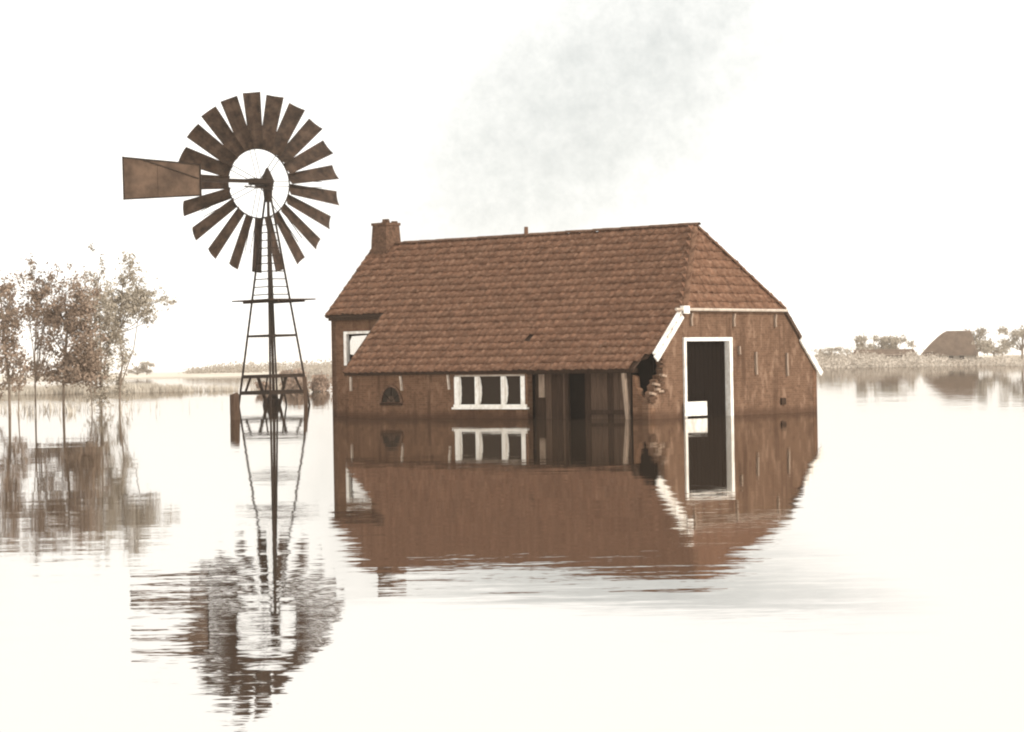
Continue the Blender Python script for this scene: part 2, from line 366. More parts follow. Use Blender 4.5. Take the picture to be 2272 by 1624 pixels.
# gable wall with the broken corner and the tall door opening
DV0, DV1, DZ = 1.72, 3.80, 2.20
jag = [(.02, -.9), (.02, .42), (.09, .47), (.06, .55), (.16, .62), (.15, .74), (.27, .80), (.25, .93), (.38, 1.0), (.36, 1.09), (.52, 1.13), (.50, 1.22), (.70, 1.26), (.66, 1.40), (.74, 1.48), (.66, 1.58), (.68, 1.68), (.56, 1.78)]
m = MB()
m.prism([(DV0, -.9)] + [(DV0, zf(DV0) - .09 if zf(DV0) < HH else HH - .03)] + [(yf(HH) + .03, HH - .03)] + [(.56, zf(.56) - .08)] + jag[::-1], GY, -.26, -.03)
m.prism([(DV0, DZ), (DV1, DZ), (DV1, HH - .03), (DV0, HH - .03)], GY, -.26, -.03)
m.prism([(DV1, -.9), (8.2, -.9), (8.2, zb(8.2) - .05), (yb(HH) - .03, HH - .03), (DV1, HH - .03)], GY, -.26, -.03)
m.build('gable_wall', 'brick_gable', house)
MB().prism([(.5, -.9), (1.6, -.9), (1.6, zf(1.6) - .15), (.5, zf(.5) - .15)], GY, -1.3, -1.2).build('inner_wall', 'void', house)  # closes the view through the break; indoor shade is in its colour
# loose bricks left along the break
bm_ = MB().box((-.055, -.11, -.033), (.055, .11, .033)).mesh('brick', 'pale_brick')
bm2 = MB().box((-.055, -.11, -.033), (.055, .11, .033)).mesh('brick', 'brick_gable')
for i, (v, z) in enumerate([(.20, .71), (.12, .585), (.31, .77), (.36, .97), (.45, .90), (.56, 1.10), (.40, .83), (.60, .98), (.24, .60), (.66, 1.22), (.70, .80), (.15, .50), (.52, .78), (.62, 1.60), (.58, 1.48)]):
    link('brick', bm_ if i % 3 == 0 else bm2, house, mw=Matrix.Translation((-.015 + random.uniform(-.01, .02), v, z)) @ Matrix.Rotation(random.uniform(-.25, .25), 4, 'X') @ Matrix.Rotation(random.uniform(-.2, .2), 4, 'Z'))

# roof: boarding first, then tiles one by one
roof = MB()
hipx = lambda z: -ST * max(0, (z - HH)) / (HR - HH)
fp = [(XL, HU), (XA, HU), (XA, HE), (-.55, HE), (-.5, HE + .26), (-.3, HE + .30), (-.26, HE + .52), (0, HE + .56), (0, HH), (-ST, HR), (XL, HR)]
nF = Vector((0, -SF, 1)).normalized(); nB = Vector((0, SB, 1)).normalized(); nH = Vector((HR - HH, 0, ST)).normalized()
def slab(pts, nrm, t=.05):
    a = [Vector(p) - nrm * .015 for p in pts]; b = [p - nrm * t for p in a]; n = len(a)
    roof.add(a + b, [tuple(range(n)), tuple(range(n, 2 * n))[::-1]] + [(i, n + i, n + (i + 1) % n, (i + 1) % n) for i in range(n)])
slab([(x, yf(z), z) for x, z in fp], nF)
slab([(x, yb(z), z) for x, z in [(XL, HER), (0, HER), (0, HH), (-ST, HR), (XL, HR)]], nB)
slab([(0, yf(HH), HH), (0, yb(HH), HH), (-ST, YR, HR)], nH)
roof = roof.build('roof', 'sarking', house)

TW, TE = .245, .30                         # tile width and exposed length
def tile_mb():
    b = MB(); n = 6; ln = TE * 1.16
    prof = [(-.02 + i / n * (TW + .035), .021 * cos(2 * pi * (i / n) * .92 + .35)) for i in range(n + 1)]
    lo = [(x - TW / 2, -.03, h + .056) for x, h in prof]; hi = [(x - TW / 2, ln - .03, h * .8 + .012) for x, h in prof]; lip = [(x - TW / 2, -.026, h + .018) for x, h in prof]
    k = n + 1
    b.v = lo + hi + lip
    b.f = [(i, i + 1, k + i + 1, k + i) for i in range(n)] + [(2 * k + i, 2 * k + i + 1, i + 1, i) for i in range(n)]
    return b
tmb = tile_mb()
tiles = []
def slope_tiles(ex, ey, ez, origin, s_len, inside, width0, width1):
    ex, ey, ez, origin = map(Vector, (ex, ey, ez, origin))
    rows = int(round(s_len / TE)); te = s_len / rows
    ncol = int((width1 - width0) / TW)
    for r in range(rows):
        for c in range(ncol + 1):
            a = width0 + (c + .5) * TW; s = r * te
            if not inside(a, s + te * .5): continue
            j = random.gauss(0, 1)
            p = origin + ex * (a + random.gauss(0, .006)) + ey * (s + random.gauss(0, .010)) + ez * random.uniform(0, .012)
            M = Matrix((ex, ey, ez)).transposed().to_4x4()
            M = Matrix.Translation(p) @ M @ Matrix.Rotation(random.gauss(0, .018), 4, 'Z') @ Matrix.Rotation(random.gauss(0, .015), 4, 'X') @ Matrix.Diagonal((1, te / TE, 1, 1))
            tiles.append(M)
eyF = Vector((0, 1, SF)).normalized(); lenF = sqrt(YR ** 2 + (HR - HE) ** 2)
slope_tiles((1, 0, 0), eyF, nF, (0, 0, HE), lenF,
            lambda a, s: (a > (XL if HE + s * eyF.z > HU + .06 else XA) + .05) and a < hipx(HE + s * eyF.z) + .09 and not (a > -.60 and s < .30) and not (a > -.30 and s < .70) and not (abs(a + 5.2) < .16 and abs(s - 1.3) < .16), XL, 0)
nfront = len(tiles)
eyH = Vector((-ST, 0, HR - HH)).normalized(); lenH = sqrt(ST ** 2 + (HR - HH) ** 2)
def in_hip(a, s):
    z = HH + s * eyH.z; return yf(z) - .07 < a < yb(z) + .07
slope_tiles((0, 1, 0), eyH, nH, (0, 0, HH), lenH, in_hip, yf(HH), yb(HH))
nvis = len(tiles)
eyB = Vector((0, -1, SB)).normalized(); lenB = sqrt((W - YR) ** 2 + (HR - HER) ** 2)
slope_tiles((-1, 0, 0), eyB, nB, (0, W, HER), lenB, lambda a, s: -a < hipx(HER + s * eyB.z) - .02 and -a > XL, 0, -XL)
HM = house.matrix_world if False else Matrix.Translation(house.location) @ Matrix.Rotation(-YAW, 4, 'Z')
order = sorted(range(nvis), key=lambda i: (HM @ tiles[i].translation - camo.location).length)
single = set(order[:300])
tmesh = tmb.mesh('roof_tile', 'tile', smooth=True)
rest = MB()
for i, M in enumerate(tiles):
    if i in single: link('roof_tile', tmesh, roof, mw=M)
    else: rest.add([M @ Vector(v) for v in tmb.v], tmb.f)
rest.build('roof_tiles', 'tile', roof, smooth=True, kind='stuff')

def cap_mesh(ln, r=.085):
    b = MB(); n = 6
    for k, (yy, rr) in enumerate(((0, r * 1.08), (ln, r))):
        b.v += [(rr * cos(pi * i / n), yy, rr * sin(pi * i / n) * .85) for i in range(n + 1)]
    k = n + 1; b.f = [(i, i + 1, k + i + 1, k + i) for i in range(n)] + [tuple(range(k))]
    return b.mesh('ridge_tile', 'ridge_clay', smooth=True)
capm = cap_mesh(.40)
def caps(p, q):
    p, q = Vector(p), Vector(q); d = (q - p); n = int(d.length / .37); d.normalize()
    x = d.cross(Vector((0, 0, 1))).normalized(); z = x.cross(d)
    for i in range(n + 1):
        M = Matrix.Translation(p + d * i * .37 + z * random.uniform(-.008, .008)) @ Matrix((x, d, z)).transposed().to_4x4()
        link('ridge_tile', capm, roof, mw=M)
caps((XL + .95, YR, HR + .02), (-ST - .2, YR, HR + .02))
caps((.02, yf(HH) + .02, HH + .03), (-ST + .1, YR - .1, HR - .1))
caps((.02, yb(HH) - .02, HH + .03), (-ST + .1, YR + .1, HR - .1))
MB().tube([(-8.15, YR, HR - .05), (-8.15, YR, HR + .30)], [.075, .06], 8).build('vent_pipe', 'ridge_clay', roof)
# verge boards, gutter, fascia
def rake(y_a, y_b, fz, wdt, thick, mname, name, xo=.0):
    a = Vector((xo, y_a, fz(y_a))); b = Vector((xo, y_b, fz(y_b))); d = (b - a).normalized(); up = Vector((1, 0, 0)).cross(d); up = up if up.z > 0 else -up
    MB().obox((a + b) / 2 - up * (wdt / 2 - .05), d * (b - a).length / 2, up * wdt / 2, Vector((1, 0, 0)) * thick / 2).build(name, mname, house)
rake(.28, 1.50, zf, .20, .05, 'white_paint', 'verge_board', .03)
rake(.30, 1.46, lambda y: zf(y) + .075, .07, .14, 'white_paint', 'verge_batten', .015)
rake(yb(HH) + .08, 7.35, zb, .10, .04, 'mid_wood', 'verge_board', .02)
rake(7.37, W + .12, zb, .17, .06, 'white_paint', 'verge_board', .03)
MB().tube([(.06, 1.22, HH + .0), (.06, yb(HH) + .05, HH - .01)], .042, 8).build('gutter', 'old_white', house)
MB().box((.0, 1.50, HH - .12), (.14, 1.76, HH + .10)).build('gutter_end_box', 'white_paint', house)
for (a, b) in (((XL, HU), (XL, HR)), ((XA, HE), (XA, HU))):
    p, q = Vector((a[0], yf(a[1]), a[1])), Vector((b[0], yf(b[1]), b[1])); MB().bar(p, q, .07, .10, up=nF).build('verge_board', 'mid_wood', house)
MB().box((XA, .02, HE - .10), (-.62, .085, HE - .0)).build('eaves_board', 'dark_wood', house)
MB().box((XL + .08, 1.83, HU - .13), (XA - .02, 1.90, HU - .02)).build('eaves_board', 'dark_wood', house)

# chimney
CX, CY = -14.38, YR + .02
ch = MB()
def tap(b, x, y, z0, z1, a0, a1):
    b.add([(x + i * a0, y + j * a0, z0) for i, j in ((-1, -1), (1, -1), (1, 1), (-1, 1))] + [(x + i * a1, y + j * a1, z1) for i, j in ((-1, -1), (1, -1), (1, 1), (-1, 1))],
          [(0, 3, 2, 1), (4, 5, 6, 7), (0, 1, 5, 4), (1, 2, 6, 5), (2, 3, 7, 6), (3, 0, 4, 7)])
tap(ch, CX, CY, 4.75, 5.75, .385, .345); tap(ch, CX, CY, 5.75, 6.27, .345, .315)
ch = ch.build('chimney', 'chimney_brick', house)
b = MB(); tap(b, CX, CY, 6.27, 6.36, .345, .345); b.build('chimney_cap', 'chimney_brick', ch)
for dx, dy, rz in ((.0, .0, .3), (-.2, .16, 1.2), (.22, -.2, .1), (.2, .2, .9)):
    hh_ = .13 if dx == 0 else .06
    MB().box((-.10, -.06, 6.36), (.10, .06, 6.36 + hh_)).build('brick', 'chimney_brick', ch).matrix_local = Matrix.Translation((CX + dx, CY + dy, 0)) @ Matrix.Rotation(rz, 4, 'Z')

# three-light window in the front wall
win = MB().box((WX0 - .02, .06, WZ0 - .02), (WX1 + .08, .30, WZ0 + .065)).build('window', 'white_paint', house)
MB().box((WX0 - .04, .00, WZ0 - .075), (WX1 + .14, .12, WZ0 - .018)).build('window_sill', 'white_paint', win)
MB().box((WX0, .12, WZ1 - .05), (WX1, .22, WZ1)).build('window_head', 'old_white', win)
for xa, wd in ((WX0, .20), (-6.71, .15), (-5.66, .15), (WX1 - .16, .16)):
    MB().box((xa, .085, WZ0 + .067), (xa + wd, .20, WZ1 - .052)).build('mullion', 'white_paint', win)
for xa, xb in ((WX0 + .2, -6.71), (-6.56, -5.66), (-5.51, WX1 - .16)):
    MB().box((xa + .002, .15, WZ0 + .067), (xb - .002, .16, WZ1 - .052)).build('pane', 'glass', win)
def curtain(xa, s, wd):
    b = MB(); n = 9
    v0 = []; 
    for i in range(n):
        t = i / (n - 1); z = WZ0 + .07 + t * (WZ1 - WZ0 - .13); bul = wd * (sin(pi * min(1, t * 1.02)) ** .7) + .015
        v0.append((z, bul))
    pts = [(xa, .128, z) for z, _ in v0] + [(xa + s * bu, .128 + .012 * ((i % 2) - .5), z) for i, (z, bu) in enumerate(v0)]
    bk = [(x, y + .018, z) for x, y, z in pts]
    b.v = pts + bk; b.f = [(i, i + 1, n + i + 1, n + i) for i in range(n - 1)] + [(2 * n + i, 3 * n + i, 3 * n + i + 1, 2 * n + i + 1) for i in range(n - 1)] + [(n + i, n + i + 1, 3 * n + i + 1, 3 * n + i) for i in range(n - 1)]
    b.build('curtain', 'white_paint', win)
curtain(WX0 + .2, 1, .035); curtain(-6.56, 1, .075); curtain(-5.51, 1, .075)

# high window beside the aisle roof
hw = MB().box((HX0 + .002, 1.88, HZ1 - .085), (HX1 - .002, 2.02, HZ1 - .002)).build('window', 'white_paint', house)
hw['label'] = 'small window with white frame and broken pane under the upper eaves'
MB().box((HX0 + .002, 1.88, HZ0 + .002), (HX0 + .12, 2.02, HZ1 - .087)).build('window_jamb', 'white_paint', hw)
MB().box((HX1 - .12, 1.88, HZ0 + .002), (HX1 - .002, 2.02, HZ1 - .087)).build('window_jamb', 'white_paint', hw)
MB().box((HX0 + .12, 1.90, HZ0 + .002), (HX1 - .12, 2.01, HZ0 + .06)).build('window_sill', 'dark_wood', hw)
MB().prism([(HX0 + .21, HZ0 + .36), (HX0 + .42, HZ0 + .33), (HX1 - .14, HZ0 + .5), (HX1 - .14, HZ1 - .13), (HX0 + .30, HZ1 - .16), (HX0 + .2, HZ1 - .33)], FX, 1.965, 1.975).build('pane', 'sky_glass', hw)
MB().box((HX0 + .12, 2.03, HZ0 + .06), (HX1 - .12, 2.045, HZ1 - .09)).build('dark_room_sheet', 'void', hw)  # added dark sheet, painted as the unlit room behind the broken pane

# half-round stable window
def arch(cx, cz, r, n=14): return [(cx + r * cos(pi * i / n), cz + r * sin(pi * i / n) * 1.18) for i in range(n + 1)]
AX, AZ, AR = -10.22, .50, .40
o_, i_ = arch(AX, AZ - .05, AR + .09), arch(AX, AZ, AR)
aw = MB()
n_ = len(o_)
va = [(x, .052, z) for x, z in o_] + [(x, .052, z) for x, z in i_]; vb = [(x, .1, z) for x, _, z in va]
aw.add(va + vb, [(k, k + 1, n_ + k + 1, n_ + k) for k in range(n_ - 1)] + [(k, 2 * n_ + k, 2 * n_ + k + 1, k + 1) for k in range(n_ - 1)] + [(n_ + k, n_ + k + 1, 3 * n_ + k + 1, 3 * n_ + k) for k in range(n_ - 1)])
aw = aw.build('window', 'chimney_brick', house); aw['label'] = 'half-round iron stable window with brick arch'
MB().prism(i_, FX, .085, .098).build('pane', 'glass', aw)
for a in (35, 90, 145):
    MB().bar((AX, .077, AZ + .02), (AX + AR * cos(radians(a)), .077, AZ + AR * 1.18 * sin(radians(a))), .03, .02).build('glazing_bar', 'iron', aw)
MB().prism(arch(AX, AZ, .17), FX, .070, .084).build('lower_pane', 'mid_wood', aw)
MB().box((AX - AR - .06, .04, AZ - .09), (AX + AR + .06, .099, AZ - .02)).build('window_sill', 'dark_wood', aw)

# wall anchors
for x, z0_, z1_, lean in ((-11.97, .86, 1.30, 0), (-9.74, .86, 1.30, .05), (-7.74, .88, 1.32, .05)):
    MB().bar((x - lean, .07, z1_), (x, .07, z0_), .07, .05).build('wall_anchor', 'old_white', house)
for px, za, zb_, in ((1.98, 2.62, 2.98), (4.00, 2.60, 2.97), (6.05, 2.58, 2.95), (4.25, 1.78, 2.02), (5.06, 1.18, 1.85), (6.62, 1.12, 1.80)):
    b = MB(); b.bar((.012, px + (.05 if za > 2.3 else 0), zb_), (.012, px, (za + zb_) / 2), .06, .07); b.bar((.012, px, (za + zb_) / 2 - .001), (.012, px + .02, za), .06, .07)
    b.build('wall_anchor', 'pale_wood', house)
MB().box((-.028, 6.30, .26), (.03, 6.52, .46)).build('iron_ring_plate', 'dark_wood', house)

# recess with plank doors below the eaves
x = -4.60
k = 0
while x < -3.36:
    wdt = .19 + .03 * (k % 3)
    nm_ = ('dark_wood', 'mid_wood', 'mid_wood', 'dark_wood')[k % 4]
    if k == 1:
        MB().box((x, .36, .62), (x + wdt, .395, 1.30)).build('plank', 'pale_wood', house)
        MB().box((x, .37, -.6), (x + wdt, .41, .615)).build('plank', 'dark_wood', house)
    else:
        MB().box((x, .40 + .012 * (k % 2), -.6), (x + wdt - .015, .44 + .012 * (k % 2), 1.62)).build('plank', nm_, house)
    x += wdt; k += 1
dr = MB().box((-2.70, .46, -.6), (-.98, .50, 1.66)).build('shed_door', 'void', house)
x = -2.69; k = 0
while x < -1.05:
    MB().box((x, .425 + .008 * (k % 3 == 1), -.6), (x + .2, .459, 1.64)).build('plank', 'mid_wood' if k % 4 else 'dark_wood', dr); x += .213; k += 1
MB().box((-2.66, .385, .13), (-1.02, .42, .25)).build('rail', 'dark_wood', dr)
MB().box((-3.40, .36, -.6), (-3.28, .46, 1.6)).build('door_post', 'dark_wood', house)
MB().bar((-.93, .05, 1.30), (-.80, .10, -.35), .12, .10).build('leaning_post', 'pale_wood', house)
MB().box((-4.62, .06, 1.31), (-.66, .36, 1.44)).build('lintel_beam', 'dark_wood', house)

# tall door in the gable
dfm = MB().box((-.20, DV0 - .10, DZ - .02), (.035, DV1 + .10, DZ + .085)).build('door_frame', 'white_paint', house)
MB().box((-.20, DV0 - .10, -.6), (.03, DV0 + .0, DZ - .022)).build('door_jamb', 'white_paint', dfm)
MB().box((-.20, DV1 - .03, -.6), (.03, DV1 + .10, DZ - .022)).build('door_jamb', 'white_paint', dfm)
door = MB().box((-.20, DV0 + .022, -.6), (-.165, DV1 - .032, DZ - .03)).build('door', 'tarred_door', house)
y_ = DV0 + .03
while y_ < DV1 - .2:
    MB().box((-.163, y_, -.6), (-.145, y_ + .19, DZ - .04)).build('plank', 'tarred_door', door); y_ += .2
wb = MB().box((.05, 1.54, .045), (.085, 2.56, .45)).build('white_board', 'white_paint')
wb.matrix_world = HM @ Matrix.Translation((0.0, 0, 0))
tag(wb, 'blank white board across the lower left of the tall gable doorway', 'board')

# ------------------------------------------------------------------ wind pump
PD = 106.0
base = at(608, 896, PD); base.z = 0
mill = thing('wind_pump', 'tall dark iron wind pump with many-bladed wheel, tail vane and lattice tower in the water', 'wind pump', base, (0, -.012, 0))
K = PD / FPX
TOPZ, R0, R1 = 8.95, 1.53, .13
def leg_r(z): return R0 + (R1 - R0) * z / TOPZ
dirs = [Vector((-1, 0, 0)), Vector((0, -1, 0)), Vector((1, 0, 0)), Vector((0, 1, 0))]
for d in dirs:
    MB().bar(d * leg_r(-1) + Vector((0, 0, -1)), d * leg_r(TOPZ) + Vector((0, 0, TOPZ)), .075 if d.y >= 0 and d.x == 0 else .085).build('leg', 'iron', mill)
def ring(z, wd, hgt, name, faces=(0, 1, 2, 3)):
    for i in faces:
        a, b_ = dirs[i] * leg_r(z), dirs[(i + 1) % 4] * leg_r(z); off = Vector((0, 0, z))
        MB().bar(a + off, b_ + off, wd, hgt).build(name, 'iron', mill)
ring(3.02, .07, .10, 'crossbar'); ring(1.28, .09, .15, 'crossbar'); ring(.58, .10, .16, 'crossbar')
z = 4.79
while z < 8.3:
    ring(z, .03, .045, 'rung', (0, 1)); z += .335
MB().tube([(0, 0, -.6), (0, 0, 9.3)], .062, 8).build('pump_rod', 'iron', mill)
for i, sgn in ((0, -1), (1, 1)):
    MB().bar((sgn * .60, -.55, 1.26), (sgn * .16, -.25, -.4), .13).build('strut', 'iron', mill)
    MB().bar((sgn * .95, -.2, 1.26), (sgn * 1.22, -.1, .58), .08).build('strut', 'iron', mill)
    MB().bar((sgn * .30, .5, 1.26), (sgn * .5, .4, .0), .07).build('strut', 'iron', mill)
pump = MB(); pump.tube([(0, 0, -.6), (0, 0, .28), (0, 0, .30), (0, 0, .62)], [.28, .28, .2, .15], 12); pump.build('pump_body', 'iron', mill)
MB().tube([(-.55, .1, -.3), (-.12, .05, .45)], .10, 8).build('pump_pipe', 'iron', mill)
MB().bar((1.40, -.12, -.5), (1.36, -.12, 1.2), .22, .16).build('footing_plank', 'post_wood', mill)
# platform: planks laid corner-on
pz = 4.55; ax_, ay_ = Vector((1, -1, 0)).normalized(), Vector((1, 1, 0)).normalized()
plat = MB()
for s in (-.7, .7): plat.bar(ax_ * -1.2 + ay_ * s + Vector((0, 0, pz - .07)), ax_ * 1.2 + ay_ * s + Vector((0, 0, pz - .07)), .08, .09)
plat = plat.build('platform', 'dark_wood', mill); plat.location.x = .12
for i in range(9):
    q = -1.28 + (i + .5) * 2.56 / 9
    MB().obox(ax_ * q + Vector((0, 0, pz)), ax_ * .13, ay_ * (1.29 + random.uniform(-.02, .02)), Vector((0, 0, .028))).build('plank', 'dark_wood', plat)
# head
HZ = (896 - 400) * K
gear = MB(); gear.tube([(0, 0, TOPZ - .15), (0, 0, HZ - .35), (0, 0, HZ + .05), (0, 0, HZ + .25), (0, 0, HZ + .62)], [.17, .21, .30, .22, .05], 10)
TH = radians(35)
e1 = Vector((cos(TH), sin(TH), 0)); nx_ = Vector((-sin(TH), cos(TH), 0)); ez_ = Vector((0, 0, 1))
hc = Vector((0, 0, HZ))
gear.obox(hc - nx_ * .1 - e1 * .42, e1 * .5, nx_ * .15, ez_ * .14)
gear.tube([hc - nx_ * .3, hc + nx_ * .75], .09, 8)
gear.build('gear_head', 'iron', mill)
wc = hc + nx_ * .62 + Vector((-.02, 0, .0)); R = 3.93
wheel = MB()
wheel.tube([wc - nx_ * .14, wc + nx_ * .14], .22, 12)
wheel = wheel.build('wheel', 'iron', mill)
def rad(a): return e1 * cos(a) + ez_ * sin(a)
for rr, wd in ((.385 * R, .05),):
    b = MB(); n = 84; pts = [wc + rad(2 * pi * i / n) * rr + nx_ * .10 for i in range(n)]
    for i in range(n): b.bar(pts[i], pts[(i + 1) % n], wd, wd)
    b.build('rim', 'iron', wheel)
for i in range(7):
    a = 2 * pi * i / 7
    for s in (-1, 1):
        t = (e1 * sin(a) - ez_ * cos(a))
        MB().bar(wc + rad(a) * .15 + t * s * .10, wc + rad(a) * .80 * R + t * s * .13 + nx_ * .06, .026).build('spoke', 'iron', wheel)
BETA = radians(30)
for i in range(21):
    a = 2 * pi * (i + .5) / 21; r_ = rad(a); t = (e1 * sin(a) - ez_ * cos(a))
    be = BETA + random.gauss(0, .035); c_ = t * cos(be) - nx_ * sin(be); nn = t * sin(be) + nx_ * cos(be)
    b = MB(); n = 4; top = []
    r_in, r_out = .385 * R, R * random.uniform(.985, 1.01)
    for rr, hw_ in ((r_in, .074 * R), (r_out, .098 * R)):
        for k in range(n + 1):
            q = -1 + 2 * k / n
            top.append(wc + r_ * rr + c_ * hw_ * q + nn * (.07 * (1 - q * q)))
    bk = [p + nn * .012 for p in top]; m_ = n + 1
    b.v = [tuple(p) for p in top + bk]
    b.f = [(k, k + 1, m_ + k + 1, m_ + k) for k in range(n)] + [(2 * m_ + k, 3 * m_ + k, 3 * m_ + k + 1, 2 * m_ + k + 1) for k in range(n)] + \
          [(k, 2 * m_ + k, 2 * m_ + k + 1, k + 1) for k in range(n)] + [(m_ + k, m_ + k + 1, 3 * m_ + k + 1, 3 * m_ + k) for k in range(n)] + [(0, m_, 3 * m_, 2 * m_), (n, 2 * m_ + n, 3 * m_ + n, m_ + n)]
    b.build('blade', 'blade_metal', wheel)
# tail: furled beside the wheel
to = hc - nx_ * .30
tl = MB(); tl.bar(to, to - e1 * 4.0 + ez_ * .02, .13, .16); tl.bar(to - ez_ * .32 + e1 * .1, to - e1 * 1.3 - ez_ * .22, .06)
tail = tl.build('tail', 'iron', mill)
V = lambda u, h: to - e1 * u + ez_ * h
def plate(poly, off, th, name, mname):
    b = MB(); n = len(poly); a = [V(u, h) - nx_ * off for u, h in poly]; c = [p - nx_ * th for p in a]
    b.add(a + c, [tuple(range(n)), tuple(range(n, 2 * n))[::-1]] + [(i, n + i, n + (i + 1) % n, (i + 1) % n) for i in range(n)]); return b.build(name, mname, tail)
vk = K / cos(TH)
va0, va1 = 146 * vk, 298 * vk
hl, hr0 = .90, .68
def hh(u): return hr0 + (hl - hr0) * (u - va0) / (va1 - va0)
cuts = [va0, va0 + .9, va0 + 1.95, va0 + 2.9, va1]
for i in range(4):
    a_, c_ = cuts[i], cuts[i + 1] + (.05 if i < 3 else 0)
    plate([(a_, hh(a_)), (c_, hh(c_)), (c_, -hh(c_)), (a_, -hh(a_))], (.09, .107, .09, .107)[i], .015, 'vane_sheet', 'vane_metal')
b = MB(); b.bar(V(va0, hh(va0) - .03) - nx_ * .12, V(va1, hh(va1) - .03) - nx_ * .12, .05); b.bar(V(va0, -hh(va0) + .03) - nx_ * .12, V(va1, -hh(va1) + .03) - nx_ * .12, .05)
b.bar(V(va0, -hh(va0)) - nx_ * .13, V(va0, hh(va0)) - nx_ * .13, .06); b.bar(V(va1 - .03, -hh(va1)) - nx_ * .13, V(va1 - .03, hh(va1)) - nx_ * .13, .05)
b.bar(V(va0 + .1, .06) - nx_ * .125, V(va1 - .9, hh(va1) - .1) - nx_ * .125, .04)
b.build('vane_frame', 'iron', tail)

# thick post standing in front of the tower
pp = at(522, 931, 77.8)
b = MB(); b.tube([(0, 0, -1), (0, 0, .2), (.01, 0, .80), (.0, 0, .83)], [.165, .16, .15, .12], 10); post = b.build('mooring_post', 'post_wood', None)
post.location = (pp.x, pp.y, 0); post.rotation_euler = (0, radians(-2), 0)
tag(post, 'thick brown wooden post rising from the water left of the wind pump', 'post')

# ------------------------------------------------------------------ vegetation
def leaf_cloud(b, centre, rad3, n, size, rng):
    c = Vector(centre)
    for _ in range(n):
        d = Vector((rng.gauss(0, .5), rng.gauss(0, .5), rng.gauss(0, .5)))
        p = c + Vector((d.x * rad3[0], d.y * rad3[1], d.z * rad3[2]))
        a = Vector((rng.uniform(-1, 1), rng.uniform(-1, 1), rng.uniform(-1, 1))).normalized()
        q = a.orthogonal().normalized(); q = Matrix.Rotation(rng.uniform(0, 6.28), 3, a) @ q
        s = size * rng.uniform(.6, 1.4)
        o = len(b.v)
        b.v += [tuple(p - a * s), tuple(p + q * s * .45), tuple(p + a * s), tuple(p - q * s * .45)]
        b.f.append((o, o + 1, o + 2, o + 3))

def tree(name, label, D, base_px, trunk, clumps, tr=.075, leafmat='leaf_brown', group=None, size=.072, dens=1.0, seed=1, twig=True):
    """trunk: list of picture points; clumps: (px, py, rx, ry, weight) in picture units"""
    rng = random.Random(seed)
    k = D / FPX
    b0 = at(*base_px, D); t = thing(name, label, 'tree', (b0.x, b0.y, 0), group=group); o = Vector((b0.x, b0.y, 0))
    pts = []
    dy = 0
    for i, (x, y) in enumerate(trunk):
        dy += rng.uniform(-.25, .25) if i else 0
        p = at(x, y, D + dy); pts.append(p - o)
    pts[0].z = -1.0
    n = len(pts)
    wood = MB(); wood.tube(pts, [tr * .68 * (1 - .6 * i / (n - 1)) for i in range(n)], 7)
    lv = MB()
    for (x, y, rx, ry, wgt) in clumps:
        c = at(x, y, D + rng.uniform(-1.1, 1.1)) - o
        # limb from the trunk
        cand = [p for p in pts[1:] if p.z < c.z - .1] or [pts[1]]
        s = max(cand, key=lambda p: p.z) if rng.random() < .6 else rng.choice(cand)
        mid = (s + c) / 2 + Vector((rng.uniform(-.15, .15), rng.uniform(-.15, .15), -.12 * (c - s).length * .4))
        top = c + Vector((rng.uniform(-.2, .2), 0, ry * k * .6))
        wood.tube([s, mid, c, top], [tr * .45, tr * .33, tr * .2, tr * .08], 5)
        for _ in range(5 if twig else 0):
            e = c + Vector((rng.gauss(0, .7) * rx * k, rng.gauss(0, .6) * rx * k, rng.gauss(.2, .7) * ry * k))
            st = mid.lerp(c, rng.uniform(.2, 1)); wood.tube([st, st.lerp(e, .5) + Vector((0, 0, .08)), e], [tr * .16, tr * .1, tr * .05], 4)
            leaf_cloud(lv, e, (rx * k * .46, rx * k * .46, ry * k * .46), int(44 * wgt * dens), size, rng)
        # smaller knots of leaves inside the clump
        for _ in range(int(9 * wgt)):
            e = c + Vector((rng.gauss(0, .75) * rx * k, rng.gauss(0, .75) * rx * k, rng.gauss(0, .75) * ry * k))
            leaf_cloud(lv, e, (.36, .36, .30), int(36 * dens), size, rng)
    wood.build('trunk', 'bark', t); lv.build('crown', leafmat, t)
    return t
G = 'flooded trees on the left'
tree('willow_tree', 'leftmost brown tree, cut off by the picture edge', 96, (22, 915), [(22, 915), (20, 850), (12, 780), (6, 700), (0, 650)],
     [(2, 650, 26, 26, 1), (18, 690, 24, 30, 1.3), (5, 730, 30, 30, 1.3), (25, 745, 20, 22, .9), (-30, 690, 40, 50, 1.2), (22, 640, 14, 18, .5), (12, 790, 22, 30, .4), (8, 850, 14, 30, .35), (35, 810, 12, 24, .5), (20, 830, 18, 20, .5)], group=G, seed=3, tr=.09)
tree('willow_tree', 'slender tree with a thin grey-brown top, second from the left edge', 99, (79, 914), [(79, 914), (78, 850), (77, 780), (82, 700), (80, 640)],
     [(80, 640, 22, 26, 1.0), (72, 660, 18, 20, .7), (112, 620, 26, 16, .45), (140, 640, 22, 22, .45), (68, 600, 6, 22, .2), (95, 705, 34, 14, .9), (62, 690, 14, 20, .5), (100, 735, 28, 14, .3), (90, 785, 24, 26, .35), (105, 765, 20, 20, .35), (80, 815, 18, 18, .45), (110, 815, 20, 16, .4), (165, 635, 18, 20, .3), (120, 780, 14, 18, .3)], group=G, seed=5, tr=.06, leafmat='leaf_brown')
